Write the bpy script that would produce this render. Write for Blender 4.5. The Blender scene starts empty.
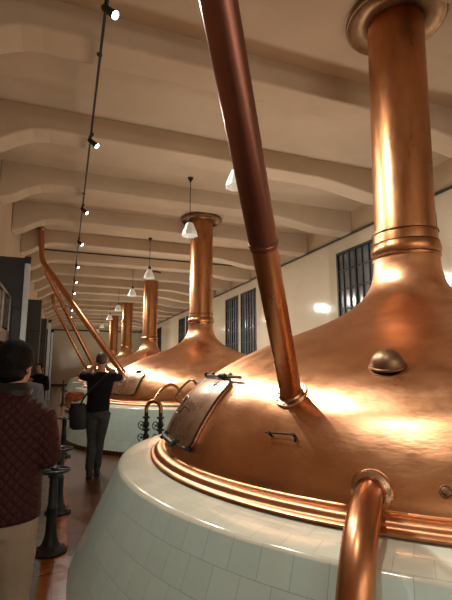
import bpy, bmesh, math, random
from mathutils import Vector, Matrix
random.seed(4)
R = math.radians
PI = math.pi
SC = bpy.context.scene
COL = SC.collection

# ------------------------------------------------------------------ materials
MATS = {}
def newmat(name):
    m = bpy.data.materials.new(name); m.use_nodes = True
    nt = m.node_tree
    b = nt.nodes['Principled BSDF']
    MATS[name] = m
    return m, nt, b
def nd(nt, t, **kw):
    n = nt.nodes.new(t)
    for k, v in kw.items():
        if k.startswith('i_'):
            n.inputs[k[2:].replace('_', ' ')].default_value = v
        else: setattr(n, k, v)
    return n
def ramp(nt, fac, stops):
    r = nt.nodes.new('ShaderNodeValToRGB')
    els = r.color_ramp.elements
    while len(els) < len(stops): els.new(.5)
    for e, (p, c) in zip(els, stops):
        e.position = p
        e.color = (c[0], c[1], c[2], 1) if isinstance(c, tuple) else (c, c, c, 1)
    nt.links.new(fac, r.inputs[0])
    return r.outputs[0]
def math_(nt, op, a, b=None, clamp=False):
    n = nt.nodes.new('ShaderNodeMath'); n.operation = op; n.use_clamp = clamp
    for i, v in enumerate((a, b)):
        if v is None: continue
        if isinstance(v, (int, float)): n.inputs[i].default_value = v
        else: nt.links.new(v, n.inputs[i])
    return n.outputs[0]
def coords(nt, scale=(1, 1, 1), kind='Object'):
    tc = nt.nodes.new('ShaderNodeTexCoord'); mp = nt.nodes.new('ShaderNodeMapping')
    mp.inputs['Scale'].default_value = scale
    nt.links.new(tc.outputs[kind], mp.inputs[0])
    return mp.outputs[0]
def noise(nt, vec, scale, detail=4, rough=.55):
    n = nt.nodes.new('ShaderNodeTexNoise')
    n.inputs['Scale'].default_value = scale; n.inputs['Detail'].default_value = detail
    n.inputs['Roughness'].default_value = rough
    nt.links.new(vec, n.inputs['Vector'])
    return n.outputs['Fac']
def bump(nt, b, h, strength=.2, dist=.02, prev=None):
    n = nt.nodes.new('ShaderNodeBump'); n.inputs['Strength'].default_value = strength
    n.inputs['Distance'].default_value = dist
    nt.links.new(h, n.inputs['Height'])
    if prev: nt.links.new(prev, n.inputs['Normal'])
    nt.links.new(n.outputs[0], b.inputs['Normal'])
    return n.outputs[0]
def simple(name, col, rough=.5, metal=0, nscale=8, var=.25, bmp=.0, spec=None):
    m, nt, b = newmat(name)
    v = coords(nt); f = noise(nt, v, nscale)
    lo = tuple(c * (1 - var) for c in col); hi = tuple(min(1, c * (1 + var)) for c in col)
    nt.links.new(ramp(nt, f, [(.3, lo), (.7, hi)]), b.inputs['Base Color'])
    b.inputs['Roughness'].default_value = rough; b.inputs['Metallic'].default_value = metal
    if bmp: bump(nt, b, f, bmp)
    if spec is not None: b.inputs['Specular IOR Level'].default_value = spec
    return m
def copper(name, stops, rlo, rhi, stretch=(1, 1, 1), nscale=1.6, bs=.12, dents=.25):
    m, nt, b = newmat(name)
    v = coords(nt, stretch)
    f = noise(nt, v, nscale, 6, .6)
    nt.links.new(ramp(nt, f, stops), b.inputs['Base Color'])
    f2 = noise(nt, v, nscale * 3.1, 4, .65)
    r = nt.nodes.new('ShaderNodeMapRange'); nt.links.new(f2, r.inputs[0])
    r.inputs[1].default_value = .2; r.inputs[2].default_value = .8
    r.inputs[3].default_value = rlo; r.inputs[4].default_value = rhi
    nt.links.new(r.outputs[0], b.inputs['Roughness'])
    b.inputs['Metallic'].default_value = 1
    v2 = coords(nt, stretch)
    h = noise(nt, v2, 4.0, 1, .4)
    p = bump(nt, b, h, bs, .05)
    if name in ('kettle_copper', 'rim_copper'):
        tg = nt.nodes.new('ShaderNodeTangent'); tg.direction_type = 'RADIAL'; tg.axis = 'Z'
        nt.links.new(tg.outputs[0], b.inputs['Tangent']); b.inputs['Anisotropic'].default_value = .65; b.inputs['Anisotropic Rotation'].default_value = 0.0
    h2 = noise(nt, coords(nt, (1, 1, 3.0)), 24.0, 1, .4)
    bump(nt, b, h2, dents * .45, .004, p)
    return m
C_KET = copper('kettle_copper', [(.25, (.52, .23, .10)), (.5, (.68, .335, .165)), (.75, (.80, .44, .245))], .24, .42, (1, 1, 1.6))
C_RIM = copper('rim_copper', [(.25, (.40, .17, .075)), (.5, (.56, .26, .125)), (.75, (.66, .34, .18))], .3, .5, (1, 1, 1.6))
C_COL = copper('chimney_copper', [(.3, (.36, .15, .06)), (.5, (.50, .225, .095)), (.72, (.64, .32, .165))], .22, .45, (1, 1, .28), 3.2, .10)
C_PIPE = copper('pipe_copper', [(.25, (.44, .18, .08)), (.55, (.52, .23, .11)), (.85, (.58, .28, .15))], .22, .38, (1, 1, .3), 2, .08, .15)
C_DARK = copper('aged_copper', [(.25, (.24, .10, .07)), (.6, (.29, .125, .09)), (.85, (.34, .155, .11))], .28, .42, (1, 1, .3), 2, .08, .15)
C_HATCH = copper('hatch_copper', [(.25, (.56, .36, .25)), (.55, (.62, .41, .28)), (.8, (.70, .49, .35))], .22, .34, (1, 1, 1), 2, .12, .1)
C_FLANGE = copper('brass_flange', [(.3, (.19, .11, .06)), (.7, (.32, .20, .12))], .35, .55, (1, 1, 1), 5, .05, .1)
M_IRON = simple('black_cast_iron', (.016, .018, .019), .42, .3, 14, .3, .1)
M_BLACK = simple('black_plastic', (.008, .008, .009), .45, 0, 10, .2)
M_SEAL = simple('black_rubber_seal', (.012, .010, .009), .5, 0, 20, .2)
M_DPANEL = simple('dark_grey_lacquer', (.022, .024, .026), .34, 0, 1.2, .18)
M_CHROME = simple('pale_metal', (.52, .60, .64), .28, .35, 9, .08)
M_STEEL = simple('dull_steel', (.34, .29, .23), .35, 1, 9, .2)
M_SKIN = simple('skin', (.46, .24, .16), .5, 0, 12, .08)
M_HAIR = simple('black_hair', (.005, .004, .004), .6, 0, 60, .5, .3, .15)
M_HAIRG = simple('greying_hair', (.075, .055, .043), .6, 0, 60, .4, .5)
M_KHAKI = simple('khaki_cotton', (.30, .235, .165), .85, 0, 7, .12, .25)
M_BJACK = simple('black_jacket_cloth', (.0055, .0055, .007), .85, 0, 9, .25, .3, .2)
M_JEANS = simple('dark_grey_denim', (.038, .042, .047), .85, 0, 14, .35, .3)
M_DENIM = simple('blue_grey_denim', (.13, .155, .18), .85, 0, 30, .3, .3)
M_SHOE = simple('black_leather', (.012, .011, .011), .4, 0, 10, .2)
M_BAG = simple('black_nylon', (.008, .008, .010), .6, 0, 12, .25, .2)
M_FUR = simple('orange_brown_fabric', (.30, .085, .022), .8, 0, 18, .75, .5)
M_EYE = simple('eye_white', (.7, .68, .64), .2, 0, 5, .02)
M_TERRA = None

# ceiling plaster
m, nt, b = newmat('ceiling_plaster')
v = coords(nt, kind='Object'); f = noise(nt, v, .7, 5, .6)
nt.links.new(ramp(nt, f, [(.3, (.44, .345, .245)), (.7, (.54, .43, .315))]), b.inputs['Base Color'])
b.inputs['Roughness'].default_value = .8
bump(nt, b, noise(nt, v, 3.5, 3), .15, .05)
M_PLASTER = m
# right wall: gloss oil paint below the rail, plaster above
m, nt, b = newmat('wall_paint')
v = coords(nt); f = noise(nt, v, .8, 4)
sep = nt.nodes.new('ShaderNodeSeparateXYZ'); tc = nt.nodes.new('ShaderNodeTexCoord')
nt.links.new(tc.outputs['Object'], sep.inputs[0])
low = math_(nt, 'LESS_THAN', sep.outputs[2], 4.79)
mx = nt.nodes.new('ShaderNodeMix'); mx.data_type = 'RGBA'
nt.links.new(low, mx.inputs[0])
nt.links.new(ramp(nt, f, [(.3, (.47, .36, .24)), (.7, (.56, .44, .30))]), mx.inputs[6])
nt.links.new(ramp(nt, f, [(.3, (.54, .475, .35)), (.7, (.60, .53, .40))]), mx.inputs[7])
nt.links.new(mx.outputs[2], b.inputs['Base Color'])
mr = nt.nodes.new('ShaderNodeMapRange'); nt.links.new(low, mr.inputs[0]); mr.inputs[3].default_value = .75; mr.inputs[4].default_value = .09
nt.links.new(mr.outputs[0], b.inputs['Roughness'])
bump(nt, b, noise(nt, v, 5, 2), .06, .03)
M_WALL = m
# tiles
def tile_mat(name, lip):
    m, nt, b = newmat(name)
    tc = nt.nodes.new('ShaderNodeTexCoord'); sep = nt.nodes.new('ShaderNodeSeparateXYZ')
    nt.links.new(tc.outputs['Object'], sep.inputs[0])
    a = math_(nt, 'ARCTAN2', sep.outputs[1], sep.outputs[0])
    u = math_(nt, 'MULTIPLY', a, 112 / (2 * PI))
    u = math_(nt, 'ADD', u, 200.35)
    if lip:
        x2 = math_(nt, 'MULTIPLY', sep.outputs[0], sep.outputs[0]); y2 = math_(nt, 'MULTIPLY', sep.outputs[1], sep.outputs[1])
        r = math_(nt, 'SQRT', math_(nt, 'ADD', x2, y2))
        vv = math_(nt, 'DIVIDE', math_(nt, 'SUBTRACT', r, 2.445 - 1.25), .125)
    else:
        vv = math_(nt, 'DIVIDE', math_(nt, 'ADD', sep.outputs[2], 2.741 - .668), .137)
    cb = nt.nodes.new('ShaderNodeCombineXYZ'); nt.links.new(u, cb.inputs[0]); nt.links.new(vv, cb.inputs[1])
    bt = nt.nodes.new('ShaderNodeTexBrick'); nt.links.new(cb.outputs[0], bt.inputs['Vector'])
    bt.offset = .5; bt.inputs['Scale'].default_value = 1; bt.inputs['Brick Width'].default_value = 1
    bt.inputs['Row Height'].default_value = 1; bt.inputs['Mortar Size'].default_value = .009
    bt.inputs['Mortar Smooth'].default_value = .3; bt.inputs['Bias'].default_value = 0
    if lip: c1, c2, cm = (.60, .61, .49, 1), (.67, .67, .54, 1), (.36, .34, .27, 1)
    else: c1, c2, cm = (.54, .69, .63, 1), (.58, .74, .68, 1), (.30, .34, .30, 1)
    bt.inputs['Color1'].default_value = c1; bt.inputs['Color2'].default_value = c2; bt.inputs['Mortar'].default_value = cm
    nt.links.new(bt.outputs['Color'], b.inputs['Base Color'])
    rr = nt.nodes.new('ShaderNodeMapRange'); nt.links.new(bt.outputs['Fac'], rr.inputs[0])
    rr.inputs[3].default_value = .13; rr.inputs[4].default_value = .6
    nt.links.new(rr.outputs[0], b.inputs['Roughness'])
    inv = math_(nt, 'SUBTRACT', 1, bt.outputs['Fac'])
    p = bump(nt, b, inv, .35, .004)
    bump(nt, b, noise(nt, coords(nt), 9, 2), .07, .02, p)
    return m
M_TILE = tile_mat('pale_green_glazed_tile', False)
M_LIP = tile_mat('copper_lit_glazed_tile', True)  # rim tiles: warm light off the copper is put into their colour
# terracotta skirt with upright ribs
m, nt, b = newmat('terracotta_skirting')
tc = nt.nodes.new('ShaderNodeTexCoord'); sep = nt.nodes.new('ShaderNodeSeparateXYZ'); nt.links.new(tc.outputs['Object'], sep.inputs[0])
a = math_(nt, 'ARCTAN2', sep.outputs[1], sep.outputs[0]); s_ = math_(nt, 'SINE', math_(nt, 'MULTIPLY', a, 260))
nt.links.new(ramp(nt, s_, [(.35, (.05, .015, .006)), (.65, (.30, .11, .035))]), b.inputs['Base Color'])
b.inputs['Roughness'].default_value = .35
M_TERRA = m
# floor
m, nt, b = newmat('floor_tiles')
tc = nt.nodes.new('ShaderNodeTexCoord'); sep = nt.nodes.new('ShaderNodeSeparateXYZ'); nt.links.new(tc.outputs['Object'], sep.inputs[0])
v = coords(nt); f = noise(nt, v, 1.6, 5, .6)
bt = nt.nodes.new('ShaderNodeTexBrick'); nt.links.new(v, bt.inputs['Vector']); bt.inputs['Scale'].default_value = 1
bt.inputs['Brick Width'].default_value = .2; bt.inputs['Row Height'].default_value = .2; bt.offset = 0
bt.inputs['Mortar Size'].default_value = .004
bt.inputs['Color1'].default_value = (1, 1, 1, 1); bt.inputs['Color2'].default_value = (.82, .82, .82, 1); bt.inputs['Mortar'].default_value = (.35, .35, .35, 1)
red = ramp(nt, f, [(.3, (.085, .032, .016)), (.7, (.15, .06, .030))])
grey = ramp(nt, f, [(.3, (.12, .105, .085)), (.7, (.17, .15, .125))])
org = ramp(nt, f, [(.3, (.26, .07, .015)), (.7, (.34, .105, .025))])
m1 = nt.nodes.new('ShaderNodeMix'); m1.data_type = 'RGBA'
nt.links.new(math_(nt, 'GREATER_THAN', sep.outputs[0], -.09), m1.inputs[0]); nt.links.new(grey, m1.inputs[6]); nt.links.new(org, m1.inputs[7])
m2 = nt.nodes.new('ShaderNodeMix'); m2.data_type = 'RGBA'
nt.links.new(math_(nt, 'GREATER_THAN', sep.outputs[0], .11), m2.inputs[0]); nt.links.new(m1.outputs[2], m2.inputs[6]); nt.links.new(red, m2.inputs[7])
m3 = nt.nodes.new('ShaderNodeMix'); m3.data_type = 'RGBA'; m3.blend_type = 'MULTIPLY'; m3.inputs[0].default_value = 1
nt.links.new(m2.outputs[2], m3.inputs[6]); nt.links.new(bt.outputs['Color'], m3.inputs[7])
nt.links.new(m3.outputs[2], b.inputs['Base Color'])
b.inputs['Roughness'].default_value = .24
bump(nt, b, noise(nt, v, 4, 2), .05, .02)
M_FLOOR = m
# quilted jacket
m, nt, b = newmat('quilted_burgundy')
tc = nt.nodes.new('ShaderNodeTexCoord'); sep = nt.nodes.new('ShaderNodeSeparateXYZ'); nt.links.new(tc.outputs['Object'], sep.inputs[0])
xx = math_(nt, 'MULTIPLY', sep.outputs[0], 1.15)
su = math_(nt, 'ABSOLUTE', math_(nt, 'SINE', math_(nt, 'MULTIPLY', math_(nt, 'ADD', xx, sep.outputs[2]), PI / .05)))
sv = math_(nt, 'ABSOLUTE', math_(nt, 'SINE', math_(nt, 'MULTIPLY', math_(nt, 'SUBTRACT', xx, sep.outputs[2]), PI / .05)))
h = math_(nt, 'POWER', math_(nt, 'MULTIPLY', su, sv), .45)
nt.links.new(ramp(nt, h, [(0, (.013, .0025, .0025)), (.5, (.040, .0065, .0065))]), b.inputs['Base Color'])
b.inputs['Roughness'].default_value = .62
bump(nt, b, h, .7, .008); b.inputs['Specular IOR Level'].default_value = .25
M_QUILT = m
M_BURG = simple('plain_burgundy_cloth', (.036, .007, .006), .65, 0, 12, .2, .2)
# glass etc
m, nt, b = newmat('dark_window_glass'); b.inputs['Base Color'].default_value = (.055, .062, .07, 1); b.inputs['Roughness'].default_value = .12
f = noise(nt, coords(nt), 3, 3); nt.links.new(ramp(nt, f, [(.3, (.09, .10, .105)), (.7, (.17, .18, .185))]), b.inputs['Base Color'])
M_PANE = m
m, nt, b = newmat('opal_glass'); b.inputs['Base Color'].default_value = (.80, .84, .80, 1); b.inputs['Roughness'].default_value = .25
b.inputs['Emission Color'].default_value = (.75, .9, .85, 1); b.inputs['Emission Strength'].default_value = .12
b.inputs['Subsurface Weight'].default_value = .3
nn = noise(nt, coords(nt), 4, 2); nt.links.new(ramp(nt, nn, [(.3, (.74, .79, .75)), (.7, (.84, .88, .84))]), b.inputs['Base Color'])
M_OPAL = m
m, nt, b = newmat('lamp_bulb'); b.inputs['Emission Color'].default_value = (.80, .95, 1, 1); b.inputs['Emission Strength'].default_value = 20
b.inputs['Base Color'].default_value = (.9, .95, 1, 1); M_BULB = m
m, nt, b = newmat('railing_glass'); b.inputs['Base Color'].default_value = (.5, .55, .58, 1); b.inputs['Transmission Weight'].default_value = .9
b.inputs['Roughness'].default_value = .1; b.inputs['IOR'].default_value = 1.3; M_GLASS = m

# ------------------------------------------------------------------ helpers
def mesh(name, bm, mat, parent=None, smooth=True, loc=(0, 0, 0), mats=None):
    bmesh.ops.recalc_face_normals(bm, faces=bm.faces[:])
    me = bpy.data.meshes.new(name); bm.to_mesh(me); bm.free()
    for q in ([mat] if not mats else mats): me.materials.append(q)
    o = bpy.data.objects.new(name, me); COL.objects.link(o)
    if smooth:
        for p in me.polygons: p.use_smooth = True
        try: me.set_sharp_from_angle(angle=R(38))
        except Exception: pass
    if parent: o.parent = parent
    o.location = loc
    return o
def tag(o, label=None, cat=None, group=None, kind=None):
    if label: o['label'] = label
    if cat: o['category'] = cat
    if group: o['group'] = group
    if kind: o['kind'] = kind
    return o
def empty(name, loc=(0, 0, 0), rz=0, **kw):
    o = bpy.data.objects.new(name, None); COL.objects.link(o); o.location = loc; o.rotation_euler = (0, 0, rz)
    o.empty_display_size = .1
    tag(o, **kw); return o
def copy_tree(o, parent=None):
    c = o.copy(); COL.objects.link(c); c.parent = parent
    for ch in [x for x in CH.get(o.name, [])]: copy_tree(ch, c)
    return c
CH = {}
def index_children():
    CH.clear()
    for o in bpy.data.objects:
        if o.parent: CH.setdefault(o.parent.name, []).append(o)
def box(bm, x0, x1, y0, y1, z0, z1, bev=0):
    r = bmesh.ops.create_cube(bm, size=1)
    M = Matrix.Translation(((x0 + x1) / 2, (y0 + y1) / 2, (z0 + z1) / 2)) @ Matrix.Diagonal((abs(x1 - x0), abs(y1 - y0), abs(z1 - z0), 1))
    bmesh.ops.transform(bm, matrix=M, verts=r['verts'])
    if bev:
        es = list({e for v_ in r['verts'] for e in v_.link_edges})
        bmesh.ops.bevel(bm, geom=es, offset=bev, segments=2, affect='EDGES', profile=.5)
def revolve(bm, prof, n=64, a0=0, a1=2 * PI, mat=None, cap=False):
    full = abs(a1 - a0 - 2 * PI) < 1e-6
    rows = []
    cnt = n if full else n + 1
    for r, z in prof:
        rows.append([bm.verts.new((r * math.cos(a0 + (a1 - a0) * i / n), r * math.sin(a0 + (a1 - a0) * i / n), z)) for i in range(cnt)])
    for A, B in zip(rows, rows[1:]):
        for i in range(n):
            j = (i + 1) % cnt
            bm.faces.new((A[i], A[j], B[j], B[i]))
    if cap:
        for row, (r, z) in ((rows[0], prof[0]), (rows[-1], prof[-1])):
            if r > 1e-4 and full: bm.faces.new(row)
    if mat is not None: bmesh.ops.transform(bm, matrix=mat, verts=[v_ for row in rows for v_ in row])
    return rows
def frame_from(d):
    d = Vector(d).normalized()
    return d.to_track_quat('Z', 'Y').to_matrix().to_4x4()
def tube(bm, pts, rads, n=16, cap=True, round_ends=False, flat=1.0):
    pts = [Vector(p) for p in pts]
    if isinstance(rads, (int, float)): rads = [rads] * len(pts)
    if round_ends:
        d0 = (pts[0] - pts[1]).normalized(); d1 = (pts[-1] - pts[-2]).normalized(); r0 = rads[0]; r1 = rads[-1]
        pre = [(pts[0] + d0 * r0 * math.sin(a), r0 * math.cos(a)) for a in (1.35, .95, .5)]
        post = [(pts[-1] + d1 * r1 * math.sin(a), r1 * math.cos(a)) for a in (.5, .95, 1.35)]
        rads = [q[1] for q in pre] + list(rads) + [q[1] for q in post]
        pts = [q[0] for q in pre] + pts + [q[0] for q in post]
    T = []
    for i in range(len(pts)):
        a = pts[max(i - 1, 0)]; c = pts[min(i + 1, len(pts) - 1)]
        T.append((c - a).normalized())
    up = Vector((0, 0, 1)) if abs(T[0].z) < .9 else Vector((0, 1, 0))
    nrm = (up - T[0] * up.dot(T[0])).normalized()
    rows = []
    for i, (p, t, r) in enumerate(zip(pts, T, rads)):
        nrm = (nrm - t * nrm.dot(t)).normalized(); bi = t.cross(nrm)
        rows.append([bm.verts.new(p + nrm * (r * math.cos(2 * PI * k / n)) + bi * (r * flat * math.sin(2 * PI * k / n))) for k in range(n)])
    for A, B in zip(rows, rows[1:]):
        for i in range(n):
            j = (i + 1) % n; bm.faces.new((A[i], A[j], B[j], B[i]))
    if cap: bm.faces.new(rows[0]); bm.faces.new(rows[-1])
def smooth_path(pts, sub=6):
    P = [Vector(p) for p in pts]; P = [P[0]] + P + [P[-1]]; out = []
    for i in range(1, len(P) - 2):
        p0, p1, p2, p3 = P[i - 1:i + 3]
        for k in range(sub):
            t = k / sub
            out.append(.5 * ((2 * p1) + (p2 - p0) * t + (2 * p0 - 5 * p1 + 4 * p2 - p3) * t * t + (-p0 + 3 * p1 - 3 * p2 + p3) * t ** 3))
    out.append(P[-2]); return out
def torus(bm, R_, r_, mat, n=40, m_=8, a0=0, a1=2 * PI):
    full = abs(a1 - a0 - 2 * PI) < 1e-6; cnt = n if full else n + 1
    rows = []
    for i in range(cnt):
        a = a0 + (a1 - a0) * i / n
        rows.append([bm.verts.new(mat @ Vector(((R_ + r_ * math.cos(2 * PI * k / m_)) * math.cos(a), (R_ + r_ * math.cos(2 * PI * k / m_)) * math.sin(a), r_ * math.sin(2 * PI * k / m_)))) for k in range(m_)])
    for i in range(n):
        A = rows[i]; B = rows[(i + 1) % cnt]
        for k in range(m_):
            j = (k + 1) % m_; bm.faces.new((A[k], A[j], B[j], B[k]))
    if not full: bm.faces.new(rows[0]); bm.faces.new(rows[-1])
def ellipsoid(bm, c, r, rot=None, u=24, v_=16):
    q = bmesh.ops.create_uvsphere(bm, u_segments=u, v_segments=v_, radius=1)
    M = Matrix.Translation(c) @ (rot.to_4x4() if rot else Matrix.Identity(4)) @ Matrix.Diagonal((r[0], r[1], r[2], 1))
    bmesh.ops.transform(bm, matrix=M, verts=q['verts'])
def loft(bm, rings, n=28):   # rings of (x, y, z, rx, ry)
    rows = [[bm.verts.new((x + rx * math.cos(2 * PI * k / n), y + ry * math.sin(2 * PI * k / n), z)) for k in range(n)] for x, y, z, rx, ry in rings]
    for A, B in zip(rows, rows[1:]):
        for i in range(n):
            j = (i + 1) % n; bm.faces.new((A[i], A[j], B[j], B[i]))
    bm.faces.new(rows[0]); bm.faces.new(rows[-1])
def fuse(name, bm, mat, parent, voxel=.01, sm=6, loc=(0, 0, 0)):
    """union of overlapping closed shells -> one continuous surface"""
    o = mesh(name, bm, mat, None, False)
    md = o.modifiers.new('r', 'REMESH'); md.mode = 'VOXEL'; md.voxel_size = voxel
    ms = o.modifiers.new('s', 'SMOOTH'); ms.factor = .5; ms.iterations = sm
    dg = bpy.context.evaluated_depsgraph_get(); dg.update()
    me = bpy.data.meshes.new_from_object(o.evaluated_get(dg))
    old = o.data; o.modifiers.clear(); o.data = me; bpy.data.meshes.remove(old); me.name = name
    if not me.materials: me.materials.append(mat)
    for p in me.polygons: p.use_smooth = True
    o.parent = parent; o.location = loc
    return o
def pipe_bm(pts, r, n=28):
    bm = bmesh.new(); tube(bm, pts, r, n); return bm

# ------------------------------------------------------------------ the room
WL, WR, Y0, Y1, ZC = -1.30, 6.45, -6.0, 39.8, 5.35
def struct(name, bm, mat, smooth=False, loc=(0, 0, 0)):
    return tag(mesh(name, bm, mat, None, smooth, loc), kind='structure')
bm = bmesh.new(); box(bm, WL - .4, WR + .4, Y0 - .3, Y1 + .3, -.2, 0); struct('floor', bm, M_FLOOR)
bm = bmesh.new(); box(bm, WL - .4, WR + .4, Y0 - .3, Y1 + .3, ZC, ZC + .3); struct('ceiling', bm, M_PLASTER)
bm = bmesh.new(); box(bm, WL - .35, WL, Y0, Y1, 0, ZC); struct('wall_left', bm, M_PLASTER)
bm = bmesh.new(); box(bm, WL - .35, WR + .35, Y1, Y1 + .25, 0, ZC); struct('wall_back', bm, M_WALL)
bm = bmesh.new(); box(bm, WL - .35, WR + .35, Y0 - .25, Y0, 0, ZC); struct('wall_front', bm, M_PLASTER)
# right wall with openings for the windows
wins = []
for k in range(-1, 4):
    for a in (5.95, 7.69): wins.append((a - .0 + 8.27 * k, a + 1.5 + 8.27 * k))
wins = [w for w in wins if w[0] > Y0 + .3 and w[1] < Y1 - .3]
ZW0, ZW1 = 1.55, 4.45
bm = bmesh.new()
box(bm, WR, WR + .35, Y0, Y1, 0, ZW0); box(bm, WR, WR + .35, Y0, Y1, ZW1, ZC)
prev = Y0
for a, c in wins:
    box(bm, WR, WR + .35, prev, a, ZW0, ZW1); prev = c
box(bm, WR, WR + .35, prev, Y1, ZW0, ZW1)
struct('wall_right', bm, M_WALL)
for i, (a, c) in enumerate(wins):
    w = empty('window_%d' % (i + 1), (WR + .04, a, ZW0)); w['kind'] = 'structure'
    W, H = c - a, ZW1 - ZW0
    bm = bmesh.new()
    box(bm, -.05, .04, 0, .06, 0, H); box(bm, -.05, .04, W - .06, W, 0, H); box(bm, -.05, .04, .06, W - .06, 0, .06); box(bm, -.05, .04, .06, W - .06, H - .06, H)
    box(bm, -.045, .035, W / 2 - .03, W / 2 + .03, .06, H - .06)
    mesh('window_frame', bm, M_BLACK, w, False)
    bm = bmesh.new()
    for q in range(1, 6):
        if q == 3: continue
        box(bm, -.035, -.005, W * q / 6 - .016, W * q / 6 + .016, .06, H - .06)
    for q in range(1, 6): box(bm, -.034, -.006, .06, W - .06, H * q / 6 - .016, H * q / 6 + .016)
    mesh('glazing_bars', bm, M_BLACK, w, False)
    bm = bmesh.new(); box(bm, .0, .015, .05, W - .05, .05, H - .05); mesh('pane', bm, M_PANE, w, False)
# beams
pts = [(WL, 4.62), (-1.05, 4.72), (-.82, 4.87), (-.60, 4.97), (-.4, 5.0), (4.2, 5.0), (4.55, 4.97), (5.0, 4.90), (5.5, 4.82), (6.0, 4.80), (WR, 4.80)]
nbeam = 0
y = 2.28 - 2.07 * 3
while y < Y1 - .5:
    bm = bmesh.new()
    lo = [(bm.verts.new((x, 0, z)), bm.verts.new((x, .42, z))) for x, z in pts]
    hi = [(bm.verts.new((x, 0, ZC + .02)), bm.verts.new((x, .42, ZC + .02))) for x, z in pts]
    for i in range(len(pts) - 1):
        bm.faces.new((lo[i][0], lo[i + 1][0], lo[i + 1][1], lo[i][1])); bm.faces.new((lo[i][0], hi[i][0], hi[i + 1][0], lo[i + 1][0]))
        bm.faces.new((lo[i][1], lo[i + 1][1], hi[i + 1][1], hi[i][1])); bm.faces.new((hi[i][0], hi[i][1], hi[i + 1][1], hi[i + 1][0]))
    bm.faces.new((lo[0][0], lo[0][1], hi[0][1], hi[0][0])); bm.faces.new((lo[-1][0], hi[-1][0], hi[-1][1], lo[-1][1]))
    o = mesh('ceiling_beam', bm, M_PLASTER, None, False, (0, y, 0)); tag(o, kind='structure')
    bv = o.modifiers.new('b', 'BEVEL'); bv.width = .03; bv.segments = 3; bv.limit_method = 'ANGLE'; bv.angle_limit = R(60)
    # the little pilaster under the beam's end, down to the rail
    y += 2.07; nbeam += 1
bm = bmesh.new(); tube(bm, [(WR - .03, Y0, 4.79), (WR - .03, Y1, 4.79)], .028, 8); struct('trim_1', bm, M_BLACK, True)
bm = bmesh.new(); box(bm, WL, WR, Y1 - .02, Y1, 0, .16); struct('baseboard_back', bm, M_BLACK)
bm = bmesh.new(); box(bm, WL, WL + .02, 14, Y1, 0, .16); struct('baseboard_left', bm, M_BLACK)
bm = bmesh.new(); tube(bm, [(WL, 14.7, 5.31), (WR, 14.7, 5.31)], .02, 8); struct('trim_2', bm, M_BLACK, True)
bm = bmesh.new(); box(bm, WL, WL + .34, Y1 - .3, Y1 - .01, .16, 4.74); box(bm, WL, WR, Y1 - .05, Y1 - .005, 4.68, 4.78); struct('trim_3', bm, M_DPANEL)

# ------------------------------------------------------------------ kettles
KX, KY, KD = 3.127, 3.288, 6.94
RAW = [(.305, 2.62), (.315, 2.48), (.345, 2.36), (.40, 2.26), (.50, 2.155), (.66, 2.05), (.9, 1.94), (1.3, 1.79), (1.62, 1.65), (1.88, 1.50), (2.07, 1.34), (2.195, 1.18), (2.275, 1.05), (2.322, .955), (2.335, .90)]
def smooth_prof(P, sub=5):
    q = smooth_path([(r, 0, z) for r, z in P], sub); return [(p.x, p.z) for p in q]
PROF = smooth_prof(RAW, 5)
def prof_at(z):
    for (r0, z0), (r1, z1) in zip(PROF, PROF[1:]):
        if z0 >= z >= z1:
            t = (z0 - z) / (z0 - z1); r = r0 + (r1 - r0) * t
            d = Vector((r1 - r0, 0, z1 - z0)).normalized()
            return r, Vector((-d.z, 0, d.x))   # outward normal in (r, z)
    return PROF[-1][0], Vector((1, 0, 0))
def on_kettle(phi, z, off=0.0):
    r, n_ = prof_at(z)
    c, s = math.cos(phi), math.sin(phi)
    p = Vector((r * c, r * s, z)); N = Vector((n_.x * c, n_.x * s, n_.z))
    return p + N * off, N
def kettle_patch(bm, ph0, ph1, z0, z1, off, thick, nu=20, nv=18, corner=0.0, side_curve=0.0):
    """a curved plate lying on the dome"""
    top, bot = [], []
    for j in range(nv + 1):
        t = j / nv; z = z0 + (z1 - z0) * t
        A, B = [], []
        inset = 0
        if corner:
            d = min(t, 1 - t) * abs(z1 - z0) * 1.4
            if d < corner: inset = corner - math.sqrt(max(0, corner ** 2 - (corner - d) ** 2))
        ins = inset / 2.1
        for i in range(nu + 1):
            s = i / nu
            ph = ph0 + ins + (ph1 - ph0 - 2 * ins) * s
            bulge = .02 * math.sin(PI * s) ** .7 * math.sin(PI * t) ** .5 if 0 < t < 1 and 0 < s < 1 else 0
            A.append(bm.verts.new(on_kettle(ph, z, off + thick + bulge)[0])); B.append(bm.verts.new(on_kettle(ph, z, off)[0]))
        top.append(A); bot.append(B)
    for G in (top, bot):
        for j in range(nv):
            for i in range(nu): bm.faces.new((G[j][i], G[j][i + 1], G[j + 1][i + 1], G[j + 1][i]))
    def skirt(L1, L2):
        for i in range(len(L1) - 1): bm.faces.new((L1[i], L1[i + 1], L2[i + 1], L2[i]))
    skirt(top[0], bot[0]); skirt(top[-1], bot[-1]); skirt([g[0] for g in top], [g[0] for g in bot]); skirt([g[-1] for g in top], [g[-1] for g in bot])
    edge = [g[0] for g in top] + top[-1] + [g[-1] for g in top][::-1] + top[0][::-1]
    return [Vector(e.co) for e in edge]

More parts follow.
